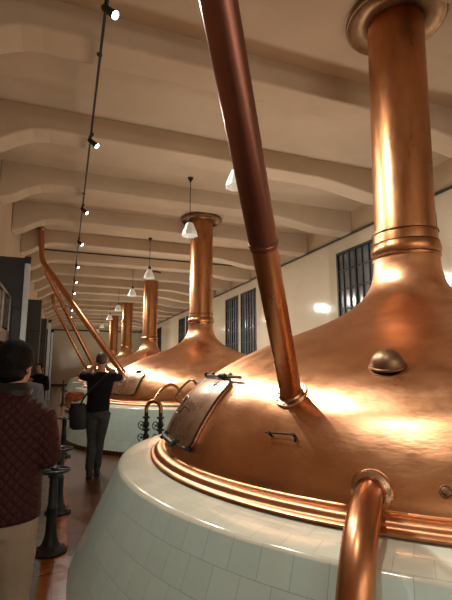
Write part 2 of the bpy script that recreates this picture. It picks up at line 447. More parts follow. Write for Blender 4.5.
def dome_objs(root, lean=0.0):
    def shear(bm):
        for v_ in bm.verts: v_.co.x += lean * (v_.co.z - 2.7)

    bm = bmesh.new(); revolve(bm, PROF, 128); d = mesh('dome', bm, C_KET, root)
    bm = bmesh.new()
    sk = smooth_prof([(2.328, .912), (2.345, .90), (2.375, .897), (2.405, .885), (2.42, .866), (2.428, .859)], 4) + [(2.44, .857), (2.453, .848), (2.455, .838), (2.44, .832), (2.2, .834)]
    revolve(bm, sk, 128); mesh('rim_skirt', bm, C_RIM, root)
    bm = bmesh.new(); revolve(bm, [(.288, 2.60), (.288, 5.33)], 56); shear(bm); mesh('chimney', bm, C_COL, root)
    bm = bmesh.new()
    cl = [(.30, 2.60), (.318, 2.605), (.322, 2.62), (.31, 2.632), (.318, 2.645), (.327, 2.67), (.328, 2.70), (.32, 2.73), (.314, 2.745), (.305, 2.75), (.305, 2.80), (.302, 2.85), (.312, 2.858), (.312, 2.872), (.288, 2.878)]
    revolve(bm, cl, 56); co = mesh('collar', bm, C_COL, root)
    bm = bmesh.new()
    for z in (2.632, 2.752, 2.856): torus(bm, .311, .0045, Matrix.Translation((0, 0, z)), 56, 6)
    mesh('joint_line', bm, M_SEAL, co)
    bm = bmesh.new()
    revolve(bm, smooth_prof([(.293, 5.235), (.31, 5.27), (.36, 5.30), (.45, 5.29), (.50, 5.26), (.515, 5.262), (.52, 5.28), (.50, 5.33), (.46, 5.345)], 3), 56); shear(bm)
    mesh('ceiling_flange', bm, C_FLANGE, root)

def add_hatch(root, ph0, ph1, z0, z1, detailed):
    bm = bmesh.new(); edge = kettle_patch(bm, ph0, ph1, z0, z1, .004, .022, 22, 20, .07)
    h = mesh('hatch', bm, C_HATCH, root)
    # black seal around it
    bm = bmesh.new(); pts_ = []
    for p in edge:
        if not pts_ or (p - pts_[-1]).length > .015: pts_.append(p)
    pts_.append(pts_[0]); tube(bm, pts_, .009 if detailed else .012, 6); mesh('seal', bm, M_SEAL, h)
    def hp(s, z, off): return on_kettle(ph0 + (ph1 - ph0) * s, z, off)[0]
    # loop handle
    bm = bmesh.new(); zc = (z0 + z1) / 2; loop = []
    for i in range(25):
        a = 2 * PI * i / 24
        loop.append(hp(.60 + .046 * math.cos(a), zc + .06 * max(-1, min(1, 1.4 * math.sin(a))), .075))
    tube(bm, loop, .010, 8)
    for a in (.56, .64): tube(bm, [hp(a, zc, .02), hp(a, zc, .075)], .009, 8)
    mesh('handle', bm, M_STEEL, h)
    for s in (.14, .80):
        bm = bmesh.new()
        tube(bm, [hp(s - .05, z0 + .01, .045), hp(s + .05, z0 + .01, .045)], .02, 10); tube(bm, [hp(s, z0 + .05, .01), hp(s, z0 - .06, .03)], .016, 8)
        mesh('hinge', bm, M_IRON, h)
    if detailed:
        bm = bmesh.new(); tube(bm, [hp(s, z0 + .012, .035) for s in (.0, .25, .5, .75, 1.0, 1.08)], .011, 8); mesh('hinge_rod', bm, M_STEEL, h)
        bm = bmesh.new(); tube(bm, [hp(s, z1 - .005, .045) for s in (.40, .5, .6, .70, .76)], .018, 8)
        tube(bm, [hp(.76, z1 + .03, .03), hp(.76, z1 - .03, .06)], .016, 8); tube(bm, [hp(.42, z1 + .03, .03), hp(.42, z1 - .03, .06)], .016, 8)
        mesh('clamp_bar', bm, M_IRON, h)
        bm = bmesh.new(); lp = smooth_path([hp(-.02, 1.20, .0), hp(-.04, 1.20, .10), hp(-.04, 1.27, .12), hp(-.04, 1.36, .10), hp(-.02, 1.36, .0)], 6)
        tube(bm, lp, .011, 8); mesh('grab_handle', bm, M_STEEL, root)

# kettle A: the near one
kA = empty('copper_brew_kettle', (KX, KY, 0), label='nearest huge copper brew kettle with dark sealed hatch, domed vent and curved outlet pipe', cat='brew kettle', group='copper brew kettles along the hall')
dome_objs(kA, .024)
add_hatch(kA, R(160), R(188.6), 1.44, .985, True)
# vent dome
def seat(phi, z, off=0): 
    p, N = on_kettle(R(phi), z, off); return Matrix.Translation(p) @ frame_from(N)
bm = bmesh.new()
Mv = Matrix.Translation(on_kettle(R(-138.1), 1.565, -.01)[0]) @ frame_from((on_kettle(R(-138.1), 1.565)[1] + Vector((0, 0, .5))))
revolve(bm, [(.108, 0), (.108, .012), (.097, .016), (.095, .03), (.088, .054), (.07, .078), (.046, .094), (.018, .101), (.0005, .102)], 32, mat=Mv)
vent = mesh('domed_vent', bm, C_FLANGE, kA)
# latch rod
pa, pb = on_kettle(R(-154.6), 1.162, .035)[0], on_kettle(R(-149.6), 1.168, .035)[0]
bm = bmesh.new(); tube(bm, [pa, pb], .005, 8)
for q, (ph, zz) in ((pa, (-154.1, 1.163)), (pb, (-149.9, 1.168))):
    tube(bm, [on_kettle(R(ph), zz, -.005)[0], on_kettle(R(ph), zz, .04)[0]], .008, 8)
tube(bm, [pb, pb + Vector((0, 0, -.04))], .005, 6); mesh('latch_rod', bm, M_IRON, kA)
# keeper near the hatch bottom
bm = bmesh.new(); q = on_kettle(R(-170.5), .995, .02)[0]; tube(bm, [on_kettle(R(-172), .99, .0)[0], on_kettle(R(-172), .99, .045)[0]], .014, 8); tube(bm, [on_kettle(R(-173.5), .985, .03)[0], on_kettle(R(-171.5), .985, .03)[0]], .01, 8); mesh('hatch_keeper', bm, M_IRON, kA)
# bolt
bm = bmesh.new(); M_ = seat(-131.1, 1.005, -.004); revolve(bm, [(.028, 0), (.028, .008), (.016, .012), (.016, .026), (.0005, .028)], 16, mat=M_)
torus(bm, .024, .004, M_ @ Matrix.Translation((0, 0, .01)), 20, 6); mesh('bolt', bm, C_FLANGE, kA)
# outlet pipe
ph = R(-138.9); c_, s_v = math.cos(ph), math.sin(ph); e0 = Vector((c_, s_v, 0)); tn = Vector((-s_v, c_, 0))
def op(r, z, lat=0): return e0 * r + Vector((0, 0, z)) + tn * lat
bm = bmesh.new(); path = smooth_path([op(2.12, .975), op(2.28, .98), op(2.40, .975, .0), op(2.52, .955, .01), op(2.67, .905, .02), op(2.79, .81, .025), op(2.865, .66, .022), op(2.94, .48, .018), op(3.03, .25, .01), op(3.10, .02, .0)], 5)
L = len(path); tube(bm, path, [.052 + .016 * min(1, i / (L * .35)) for i in range(L)], 28); po = mesh('outlet_pipe', bm, C_PIPE, kA)
bm = bmesh.new(); Mo = Matrix.Translation(op(2.285, .978)) @ frame_from(e0)
revolve(bm, [(.055, .055), (.07, .06), (.092, .05), (.098, .03), (.095, .01), (.09, -.02)], 36, mat=Mo); torus(bm, .088, .008, Mo @ Matrix.Translation((0, 0, .04)), 36, 8)
mesh('pipe_flange', bm, C_HATCH, po)

# kettle B: the second one, copied for the three behind it
kB = empty('copper_brew_kettle', (KX, KY + KD, 0), label='second copper brew kettle, behind the person in the black jacket', cat='brew kettle', group='copper brew kettles along the hall')
dome_objs(kB)
add_hatch(kB, R(-172), R(-141), 1.43, 1.0, False)
index_children()
labs = ['third copper brew kettle, its chimney just right of the second pendant lamp', 'fourth copper brew kettle, far down the hall', 'farthest copper brew kettle, with the shortest looking chimney of the row']
for k in range(3):
    c = copy_tree(kB); c.location = (KX, KY + KD * (k + 2), 0); c['label'] = labs[k]

# tiled plinths
pl = empty('tiled_kettle_plinth', (KX, KY, 0), label='pale green tiled round plinth under the nearest copper kettle', cat='plinth', group='tiled plinths under the kettles')
bm = bmesh.new(); revolve(bm, [(2.712, .785), (2.73, .745), (2.80, .59), (2.90, .37), (2.98, .20), (3.035, .085), (3.0, .08)], 160); mesh('tiled_wall', bm, M_TILE, pl)
bm = bmesh.new(); revolve(bm, [(2.30, .828), (2.46, .826), (2.58, .815), (2.67, .806), (2.695, .800), (2.708, .791), (2.7125, .784)], 160); mesh('tiled_rim', bm, M_LIP, pl)
bm = bmesh.new(); revolve(bm, [(2.99, .10), (3.012, .09), (3.02, .0)], 160); mesh('skirting', bm, M_TERRA, pl)
index_children()
labs = ['pale tiled plinth of the second kettle, behind the man with the shoulder bag', 'pale tiled plinth of the third kettle, mostly hidden behind the second', 'pale tiled plinth of the fourth kettle', 'pale tiled plinth of the farthest kettle']
for k in range(4):
    c = copy_tree(pl); c.location = (KX, KY + KD * (k + 1), 0); c['label'] = labs[k]

# ------------------------------------------------------------------ slanting copper pipes
def slant(root_loc, P, Bend, top, r, label, detailed=False):
    root = empty('slanted_copper_pipe', P, label=label, cat='pipe', group='copper pipes from kettles to ceiling')
    O = Vector(P); P, B, T = Vector((0, 0, 0)), Vector(Bend) - O, Vector(top) - O
    d = (B - P).normalized()
    if detailed:
        J = P + d * 1.03
        bm = bmesh.new(); tube(bm, [P - d * .06, J + d * .02], r * .985, 36); mesh('lower_tube', bm, C_PIPE, root)
        path = [J - d * .02] + smooth_path([B - d * .35, B - d * .12, B + (T - B) * .12, B + (T - B) * .4], 6) + [T]
        bm = bmesh.new(); tube(bm, path, r * 1.07, 36); mesh('upper_tube', bm, C_DARK, root)
        bm = bmesh.new(); M_ = Matrix.Translation(J) @ frame_from(d)
        revolve(bm, [(r, -.03), (r * 1.06, -.026), (r * 1.07, -.005), (r * 1.11, 0), (r * 1.11, .008), (r, .012)], 36, mat=M_); torus(bm, r * 1.09, .003, M_ @ Matrix.Translation((0, 0, -.004)), 36, 6)
        mesh('joint_ring', bm, C_DARK, root)
    else:
        path = [P - d * .06] + smooth_path([B - d * .35, B - d * .12, B + (T - B) * .12, B + (T - B) * .4], 6) + [T]
        bm = bmesh.new(); tube(bm, path, r, 24); mesh('tube', bm, C_PIPE, root)
    bm = bmesh.new(); M_ = Matrix.Translation(T)
    revolve(bm, [(r, -.09), (r * 1.35, -.08), (r * 1.6, -.05), (r * 1.6, -.01), (r, 0)], 28, mat=M_); mesh('ceiling_flange', bm, C_FLANGE, root)
    return root
c0 = Vector((KX, KY, 0))
p, N = on_kettle(R(-153.7), 1.385)
E0 = p + c0
dirn = Vector((-.852, -1.06, 1.53)).normalized()
B0 = E0 + dirn * 4.05
sp = slant(None, E0, B0, (B0.x - .10, B0.y - .1, ZC), .067, 'thick slanted copper pipe rising from the nearest kettle out of the top of the picture', True)
bm = bmesh.new(); M_ = Matrix.Translation(N * .004) @ frame_from(N)
revolve(bm, [(.068, .022), (.076, .010), (.102, .008), (.105, .002), (.105, -.02)], 40, mat=M_)
ba = mesh('base_flange', bm, C_HATCH, sp)
for i in range(8):
    bm = bmesh.new(); a = i * PI / 4; ellipsoid(bm, M_ @ Vector((.092 * math.cos(a), .092 * math.sin(a), .010)), (.006, .006, .006), None, 10, 6); mesh('rivet', bm, C_FLANGE, ba)
def kp(k, phi, z):
    q, n_ = on_kettle(R(phi), z); return q + Vector((KX, KY + KD * k, 0))
slant(None, kp(1, -162, 1.40), (-.72, 12.42, 4.42), (-.79, 12.45, ZC), .072, 'slanted copper pipe from the second kettle, the highest of the three at the left wall')
slant(None, kp(2, -178, 1.42), (-.74, 15.95, 4.78), (-.80, 15.95, ZC), .07, 'middle of the three slanted copper pipes by the left wall')
slant(None, kp(3, -179, 1.42), (-.66, 22.9, 4.62), (-.72, 22.9, ZC), .075, 'lowest and farthest of the three slanted copper pipes by the left wall')

# ------------------------------------------------------------------ valve pipes in front of the second plinth
vm = empty('valve_pipe_pair', (1.46, 7.46, 0), R(-35), label='pair of black valve pipes joined by a copper arch beside the second plinth', cat='valves')
def vleg(x):
    bm = bmesh.new(); tube(bm, [(x, 0, 0), (x, 0, .86)], .032, 16)
    for z in (.0, .30, .50, .70): revolve(bm, [(.033, z), (.062, z), (.062, z + .03), (.033, z + .03)], 16, mat=Matrix.Translation((x, 0, 0)))
    ellipsoid(bm, (x, 0, .60), (.055, .055, .065), None, 16, 12); ellipsoid(bm, (x, 0, .40), (.055, .055, .06), None, 16, 12)
    g = mesh('valve_leg', bm, M_IRON, vm)
    for z in (.60, .40):
        bm = bmesh.new(); tube(bm, [(x, 0, z), (x - .03, -.13, z)], .010, 8)
        Mw = Matrix.Translation((x - .03, -.13, z)) @ frame_from((.25, 1, 0)); torus(bm, .062, .008, Mw, 24, 6)
        for a in range(4): tube(bm, [Mw @ Vector((0, 0, 0)), Mw @ Vector((.062 * math.cos(a * PI / 2 + .5), .062 * math.sin(a * PI / 2 + .5), 0))], .006, 6)
        mesh('handwheel', bm, M_IRON, g)
vleg(-.13); vleg(.13)
bm = bmesh.new(); tube(bm, smooth_path([(-.13, 0, .80), (-.128, 0, .88), (-.09, 0, .95), (0, 0, .985), (.09, 0, .95), (.128, 0, .88), (.13, 0, .80)], 6), .034, 18); mesh('arch_pipe', bm, C_PIPE, vm)
bm = bmesh.new(); tube(bm, smooth_path([(0, 0, .97), (.01, .06, 1.04), (.06, .22, 1.18), (.13, .40, 1.24), (.20, .52, 1.20), (.30, .66, 1.03), (.34, .74, .97)], 6), .028, 16); mesh('bent_pipe', bm, C_PIPE, vm)

# ------------------------------------------------------------------ handwheel pedestals
hp_ = empty('handwheel_pedestal', (-.03, 4.22, 0), label='nearest black cast iron handwheel pedestal, right of the man in burgundy', cat='pedestal', group='black handwheel pedestals along the aisle')
bm = bmesh.new(); revolve(bm, [(.0, 0), (.135, 0), (.138, .014), (.125, .03), (.09, .045), (.072, .07), (.056, .11), (.046, .17), (.043, .26), (.043, .34), (.048, .36), (.038, .38), (.036, .60), (.048, .61), (.048, .63), (.0, .64)], 32); mesh('column', bm, M_IRON, hp_)
for k in range(4):
    bm = bmesh.new(); a = k * PI / 2 + .4; revolve(bm, [(.011, .024), (.011, .045), (.0, .048)], 8, mat=Matrix.Translation((.108 * math.cos(a), .108 * math.sin(a), 0))); mesh('base_bolt', bm, M_IRON, hp_)
bm = bmesh.new(); torus(bm, .118, .014, Matrix.Translation((0, 0, .665)), 40, 8)
for k in range(6): tube(bm, [(0, 0, .668), (.115 * math.cos(k * PI / 3), .115 * math.sin(k * PI / 3), .665)], .009, 8)
revolve(bm, [(.0, .63), (.03, .635), (.03, .69), (.0, .70)], 16); mesh('handwheel', bm, M_IRON, hp_)
index_children()
for (x, y_, l, st) in ((.02, 5.28, 'second black handwheel pedestal, directly behind the nearest one', 0), (.06, 8.38, 'third black handwheel pedestal, beside the bag of the man taking a photo', 0), (.02, 19.45, 'farthest black handwheel pedestal with a tall thin spindle, near the back wall', 1)):
    c = copy_tree(hp_); c.location = (x, y_, 0); c['label'] = l
    c.rotation_euler.z = random.random()
    if st:
        bm = bmesh.new(); tube(bm, [(0, 0, .69), (0, 0, 1.03)], .035, 10); mesh('spindle', bm, M_IRON, c)

# ------------------------------------------------------------------ lighting track and spots
TX, TZ = .185, 4.88
tr = empty('lighting_track', (TX, 0, TZ), label='long thin black lighting track hung below the ceiling beams', cat='lighting track')
bm = bmesh.new(); box(bm, -.014, .014, -5.6, 38.5, -.018, .018); mesh('rail', bm, M_BLACK, tr, False)
yy = 2.28 - 2.07 * 3 + .2
while yy < 38.5:
    bm = bmesh.new(); tube(bm, [(0, yy, .018), (0, yy, 5.02 - TZ)], .006, 6); revolve(bm, [(.03, 5.0 - TZ), (.03, 4.985 - TZ), (.008, 4.97 - TZ)], 12, mat=Matrix.Translation((0, yy, 0)))
    mesh('hanger', bm, M_BLACK, tr); yy += 2.07 * 2
aim = Vector((.62, -.42, -.66)).normalized()
sl = empty('track_spotlight', (TX, 3.62, TZ - .02), label='nearest lit track spotlight, at the top edge of the picture', cat='spotlight', group='spotlights along the track')
bm = bmesh.new(); box(bm, -.02, .02, -.07, .07, -.045, .0, .004); tube(bm, [(0, 0, -.03), (0, 0, -.085)], .009, 8); mesh('mount', bm, M_BLACK, sl)
Mh = Matrix.Translation(Vector((0, 0, -.10)) - aim * .02) @ frame_from(aim)
bm = bmesh.new(); revolve(bm, [(.0, -.02), (.028, -.018), (.034, 0), (.036, .10), (.042, .13), (.045, .15), (.041, .15), (.036, .135), (.0, .13)], 20, mat=Mh); mesh('barrel', bm, M_BLACK, sl)
bm = bmesh.new(); revolve(bm, [(.0, .158), (.02, .156), (.034, .148), (.036, .138), (.0, .137)], 20, mat=Mh); mesh('bulb', bm, M_BULB, sl)
index_children()
YL = [-4.0, -1.4, 1.15, 3.62, 6.08, 8.98, 11.45, 14.2, 16.8, 19.4, 22.2, 25.4, 29.0, 33.0]
heads = []
labs = {6.08: 'second lit track spotlight from the top edge', 8.98: 'third lit track spotlight along the track', 11.45: 'fourth lit track spotlight along the track', 14.2: 'fifth lit track spotlight along the track', 16.8: 'sixth lit track spotlight, by the bend of the slanted pipes', 19.4: 'seventh small track spotlight down the track', 22.2: 'eighth small track spotlight down the track', 25.4: 'ninth small track spotlight, beside the farthest slanted pipe', 29.0: 'tenth tiny track spotlight near the hall end', 33.0: 'last tiny track spotlight before the back wall', -4.0: 'track spotlight far behind the viewer', -1.4: 'track spotlight just behind the viewer', 1.15: 'track spotlight overhead, above the top edge'}
for yv in YL:
    if yv != 3.62:
        c = copy_tree(sl); c.location = (TX, yv, TZ - .02); c['label'] = labs[yv]
        c.rotation_euler.z = random.uniform(-.25, .25)
    L = bpy.data.lights.new('spot', 'SPOT'); L.energy = 520; L.color = (1.0, .95, .87); L.spot_size = R(105); L.spot_blend = .9; L.shadow_soft_size = .045
    lo_ = bpy.data.objects.new('spot_beam', L); COL.objects.link(lo_); lo_.location = Vector((TX, yv, TZ - .12)) + aim * .20
    lo_.rotation_euler = aim.to_track_quat('-Z', 'Y').to_euler()

# ------------------------------------------------------------------ pendant lamps
pe = empty('pendant_lamp', (2.2, 8.0, ZC), label='pendant lamp with white glass shade in front of the second kettle chimney', cat='pendant lamp', group='white glass pendant lamps')
bm = bmesh.new(); revolve(bm, [(.0, -.10), (.012, -.10), (.018, -.08), (.05, -.03), (.06, 0), (.0, 0)], 24); mesh('ceiling_canopy', bm, M_IRON, pe)
bm = bmesh.new(); tube(bm, [(0, 0, -.08), (0, 0, -.94)], .008, 8); mesh('rod', bm, M_IRON, pe)
bm = bmesh.new(); revolve(bm, [(.01, -.86), (.035, -.87), (.045, -.92), (.045, -.98), (.0, -1.0)], 20); mesh('socket', bm, M_IRON, pe)
bm = bmesh.new()
NS = 8
revolve(bm, [(.046, -.95), (.07, -.965), (.15, -1.15), (.165, -1.22), (.155, -1.225), (.14, -1.16), (.06, -.98), (.0, -.97)], NS); mesh('glass_shade', bm, M_OPAL, pe, False)
index_children()
for i, (yv, l) in enumerate(((5.5, 'pendant lamp with white glass shade half hidden by the thick slanted pipe'), (12.4, 'second pendant lamp, in front of the third kettle chimney'), (15.8, 'third pendant lamp, left of the third kettle chimney'), (20.2, 'fourth pendant lamp, right one of the far cluster'), (24.2, 'fifth pendant lamp in the far cluster'), (29.4, 'sixth pendant lamp, small and far'), (33.6, 'farthest tiny pendant lamp'))):
    c = copy_tree(pe); c.location = (2.2, yv, ZC); c['label'] = l

# ------------------------------------------------------------------ loudspeakers on the rail
for (yv, l) in ((16.95, 'small black loudspeaker on the wall rail, right of the second chimney'), (22.0, 'small black loudspeaker on the wall rail, half hidden behind the second chimney')):
    s_ = empty('wall_loudspeaker', (WR - .02, yv, 4.92), label=l, cat='loudspeaker', group='black loudspeakers above the windows')
    bm = bmesh.new(); box(bm, -.26, -.06, -.12, .12, -.12, .14, .012); mesh('cabinet', bm, M_BLACK, s_, False)
    bm = bmesh.new(); box(bm, -.07, .0, -.02, .02, -.02, .02); mesh('wall_bracket', bm, M_IRON, s_, False)

# ------------------------------------------------------------------ left side: dark cabinets, chrome posts, stair
def cabinet(x1, ya, yb, zt, label):
    r = empty('dark_glass_partition', (WL, ya, 0), label=label, cat='partition', group='dark partitions on the left side')
    bm = bmesh.new(); box(bm, .0, x1 - WL, 0, yb - ya, 0, zt, .01); mesh('panel', bm, M_DPANEL, r, False)
    bm = bmesh.new(); box(bm, -.0, x1 - WL + .01, -.02, 0.0, zt - .9, zt - .86); mesh('cross_strip', bm, M_IRON, r, False)
    return r
cabinet(-.72, 8.0, 8.35, 3.42, 'tall dark grey partition behind the glass railing at the left edge')
cabinet(-.68, 13.0, 13.35, 3.42, 'second dark grey partition, right of the bright chrome post')
cabinet(-.72, 18.0, 18.35, 3.42, 'third dark partition, seen as a thin strip down the hall')
cabinet(-.72, 23.0, 23.35, 3.42, 'farthest dark partition near the back wall')
def post(x, y_, z, r, label):
    p_ = empty('chrome_post', (x, y_, 0), label=label, cat='post', group='chrome posts on the left side')
    bm = bmesh.new(); box(bm, -r, r, -r, r, 0, z, .006); mesh('shaft', bm, M_CHROME, p_, False)
    bm = bmesh.new(); box(bm, -r * 1.15, r * 1.15, -r * 1.15, r * 1.15, z, z + .12, .006); mesh('cap', bm, M_BLACK, p_, False)
post(-.675, 7.93, 3.30, .042, 'bright chrome post with black cap at the corner of the tall dark partition')
post(-.60, 17.9, 3.25, .05, 'thin chrome post beside the third dark partition')
post(-.62, 22.9, 3.25, .05, 'farthest thin chrome post near the back wall')
# raised landing with a glass railing
st = empty('metal_landing', (-.90, 4.0, 0), label='raised metal landing with glass railing at the left edge, above head height', cat='landing')
bm = bmesh.new(); box(bm, -.02, .03, 1.2, 3.88, 1.93, 2.12, .008); box(bm, -.02, .03, 3.80, 3.88, 0, 1.93); mesh('beam', bm, M_STEEL, st, False)
bm = bmesh.new(); box(bm, -.395, -.02, 1.2, 3.86, 2.02, 2.10); mesh('deck', bm, M_DPANEL, st, False)
for yy in (1.3, 2.15, 3.0, 3.84):
    bm = bmesh.new(); tube(bm, [(.005, yy, 2.12), (.005, yy, 2.68)], .02, 10); mesh('railing_post', bm, M_STEEL, st)
bm = bmesh.new(); tube(bm, [(.005, 1.25, 2.69), (.005, 3.86, 2.69)], .022, 12); mesh('handrail', bm, M_STEEL, st)
for ya in (1.3, 2.15, 3.0):
    bm = bmesh.new(); box(bm, .0, .01, ya + .03, ya + .80, 2.17, 2.62); mesh('glass_panel', bm, M_GLASS, st, False)

# ------------------------------------------------------------------ people
def hand_shapes(bm, wrist, d, palm_n, side, s=1.0, curl=.5):
    d = Vector(d).normalized(); n_ = Vector(palm_n); n_ = (n_ - d * n_.dot(d)).normalized(); w = d.cross(n_) * side
    W = Vector(wrist)
    for k in range(5):
        a = W + w * ((k - 2) * .014 * s); tube(bm, [a, a + d * .085 * s], .0145 * s, 10, round_ends=True)
    for k, ln in enumerate((.068, .078, .073, .058)):
        b0 = W + w * ((k - 1.5) * .0195 * s) + d * .085 * s; p_ = [b0]; ang = 0
        for seg, f_ in enumerate((.45, .32, .23)):
            ang += curl * (.5 + .3 * seg); dd = d * math.cos(ang) + n_ * math.sin(ang); p_.append(p_[-1] + dd * ln * f_ * s)
        tube(bm, p_, [.0092 * s, .0088 * s, .0082 * s, .0072 * s], 10, round_ends=True)
    t0 = W + d * .025 * s - w * .028 * s
    tube(bm, [t0, t0 + (d * .5 - w * .8 + n_ * .2) * .035 * s, t0 + (d * 1.3 - w * 1.1 + n_ * .6) * .045 * s], [.014 * s, .011 * s, .0085 * s], 10, round_ends=True)
def head_shapes(bm, c, yaw=0, pitch=0, s=1.0):
    rot = (Matrix.Rotation(yaw, 3, 'Z') @ Matrix.Rotation(pitch, 3, 'X'))
    def q(x, y_, z): return Vector(c) + rot @ (Vector((x, y_, z)) * s)
    ellipsoid(bm, q(0, -.012, .025), (.076 * s, .094 * s, .092 * s), rot)
    ellipsoid(bm, q(0, .022, -.035), (.062 * s, .068 * s, .075 * s), rot)
    ellipsoid(bm, q(0, .062, -.085), (.028 * s, .026 * s, .022 * s), rot)
    tube(bm, [q(0, .08, .012), q(0, .104, -.022)], [.008 * s, .015 * s], 10, round_ends=True)
    ellipsoid(bm, q(0, .086, -.055), (.024 * s, .010 * s, .009 * s), rot); ellipsoid(bm, q(0, .080, .022), (.045 * s, .014 * s, .010 * s), rot)
    for sx in (-1, 1):
        ellipsoid(bm, q(sx * .077, -.004, -.01), (.010 * s, .020 * s, .032 * s), rot)
    return q, rot
def eyes(parent, q, rot, s):
    for sx in (-1, 1):
        bm = bmesh.new(); ellipsoid(bm, q(sx * .031, .078, .002), (.011 * s, .011 * s, .010 * s), rot, 12, 8); mesh('eye', bm, M_EYE, parent)
        bm = bmesh.new(); ellipsoid(bm, q(sx * .031, .0865, .002), (.005 * s, .004 * s, .005 * s), rot, 10, 6); mesh('pupil', bm, M_BLACK, parent)
def hair_shape(parent, q, rot, s, mat, thick=.012):
    low = -.05 if thick > .01 else -.01
    bm = bmesh.new()
    ellipsoid(bm, q(0, -.016, .030), ((.076 + thick) * s, (.094 + thick) * s, (.092 + thick) * s), rot)
    if thick > .01: ellipsoid(bm, q(0, -.045, low + .01), ((.064 + thick) * s, (.052 + thick) * s, .055 * s), rot)
    for v_ in bm.verts:       # keep the face and ears clear
        l = rot.inverted() @ (v_.co - q(0, 0, 0)) / s
        if l.y > .045 and l.z < .07: l.y = .045 - (l.y - .045) * .2
        if abs(l.x) > .074 and l.z < -.02: l.x *= .86
        v_.co = q(*l)
    o = fuse('hair', bm, mat, parent, .007 * s, 2)
    tx = bpy.data.textures.new('hairtex', 'CLOUDS'); tx.noise_scale = .02
    dm = o.modifiers.new('d', 'DISPLACE'); dm.texture = tx; dm.strength = .005; dm.mid_level = .5
    return o

def person(loc, rz, label, H, arms, jacket_rings, jmat, tmat, hairmat, hyaw=0, hpitch=0, sleeve=1.0, jack_arm=(.078, .068, .058), legs=None, collar=None, hair_thick=.012, lean=(0, 0), name='person', tr=1.0):
    root = empty(name, loc, rz, label=label, cat='person')
    s = H / 1.76; lx, ly = lean
    hc = (lx, ly + .015, 1.625 * s)
    bm = bmesh.new()
    q, rot = head_shapes(bm, hc, hyaw, hpitch, s)
    tube(bm, [(lx * .95, ly - .02, 1.40 * s), (lx, ly - .012, 1.47 * s), (lx, ly, 1.58 * s)], [.07 * s, .058 * s, .055 * s], 20)
    loft(bm, [(0, 0, .86 * s, .12, .09), (lx * .2, ly * .2, .95 * s, .13, .095), (lx * .5, ly * .5, 1.12 * s, .13, .095), (lx * .8, ly * .8, 1.30 * s, .16, .10), (lx * .9, ly * .9, 1.39 * s, .15, .085), (lx * .95, ly * .95, 1.44 * s, .07, .06)])
    legs = legs or [[(-.09, 0, .90), (-.10, .02, .49), (-.10, -.01, .09)], [(.09, 0, .90), (.10, .02, .49), (.10, -.01, .09)]]
    for lg in legs:
        P = [Vector(p_) * s for p_ in lg]
        tube(bm, [P[0], (P[0] + P[1]) / 2, P[1], (P[1] * .6 + P[2] * .4), P[2]], [.075 * s, .072 * s, .055 * s, .053 * s, .04 * s], 16, round_ends=True)
        tube(bm, [P[2] + Vector((0, -.02, -.045 * s)), P[2] + Vector((0, .13, -.06 * s))], [.034, .028], 10, round_ends=True)
    for i, arm in enumerate(arms):
        P = [Vector(p_) for p_ in arm[:3]]
        tube(bm, [P[0], (P[0] + P[1]) / 2, P[1], P[1] * .65 + P[2] * .35, P[2]], [.052 * s, .045 * s, .038 * s, .038 * s, .026 * s], 14, round_ends=True)
        hand_shapes(bm, P[2], arm[3], arm[4], arm[5], s, arm[6] if len(arm) > 6 else .5)
    body = fuse('body', bm, M_SKIN, root, .0055, 3)
    eyes(root, q, rot, s)
    hair_shape(root, q, rot, s, hairmat, hair_thick)
    # trousers
    bm = bmesh.new()
    loft(bm, [(0, 0, .80 * s, .15, .12), (0, 0, .88 * s, .172, .128), (lx * .2, 0, .98 * s, .165, .12), (lx * .25, 0, 1.03 * s, .155, .11)])
    for lg in legs:
        P = [Vector(p_) * s for p_ in lg]
        tube(bm, [P[0] + Vector((0, 0, -.02)), (P[0] + P[1]) / 2, P[1], (P[1] + P[2]) / 2, P[2] + Vector((0, 0, .0))], [.112 * s, .104 * s * (1 + tr) / 2, .080 * s * tr, .074 * s * tr, .070 * s * tr], 20)
    fuse('trousers', bm, tmat, root, .011, 5)
    # jacket
    bm = bmesh.new(); loft(bm, [(r_[0], r_[1], r_[2], r_[3], r_[4]) for r_ in jacket_rings], 36)
    for arm in arms:
        P = [Vector(p_) for p_ in arm[:3]]; ex = P[1] + (P[2] - P[1]) * sleeve * .92
        ja = jack_arm; sh = P[0]
        tube(bm, [sh + (Vector((0, 0, P[0].z)) - sh) * .3, sh, (P[0] + P[1]) / 2, P[1], (P[1] + ex) / 2, ex], [ja[0] * .8, ja[0], (ja[0] + ja[1]) / 2, ja[1], (ja[1] + ja[2]) / 2, ja[2]], 20)
    j = fuse('jacket', bm, jmat, root, .011, 14)
    if collar:
        bm = bmesh.new(); z0, z1, r0, r1, cm = collar
        M_ = Matrix.Translation((lx * .97, ly - .012, 0)) @ Matrix.Diagonal((1, .92, 1, 1))
        revolve(bm, [(r0, z0), (r0 + .004, (z0 + z1) / 2), (r1, z1), (r1 - .010, z1), (r0 - .014, z0)], 32, mat=M_); mesh('collar', bm, cm, j)
    for lg in legs:
        P = [Vector(p_) * s for p_ in lg]
        bm = bmesh.new(); c = P[2]
        tube(bm, [(c.x, c.y - .05, .052), (c.x, c.y + .02, .058), (c.x, c.y + .10, .045), (c.x, c.y + .17, .036)], [.042, .047, .045, .032], 16, round_ends=True)
        tube(bm, [(c.x, c.y - .02, .04), (c.x, c.y - .02, .13)], [.044, .042], 16)
        box(bm, c.x - .042, c.x + .042, c.y - .09, c.y + .20, 0.0, .025, .008)
        fuse('shoe', bm, M_SHOE, root, .007, 3)
    return root, q, rot

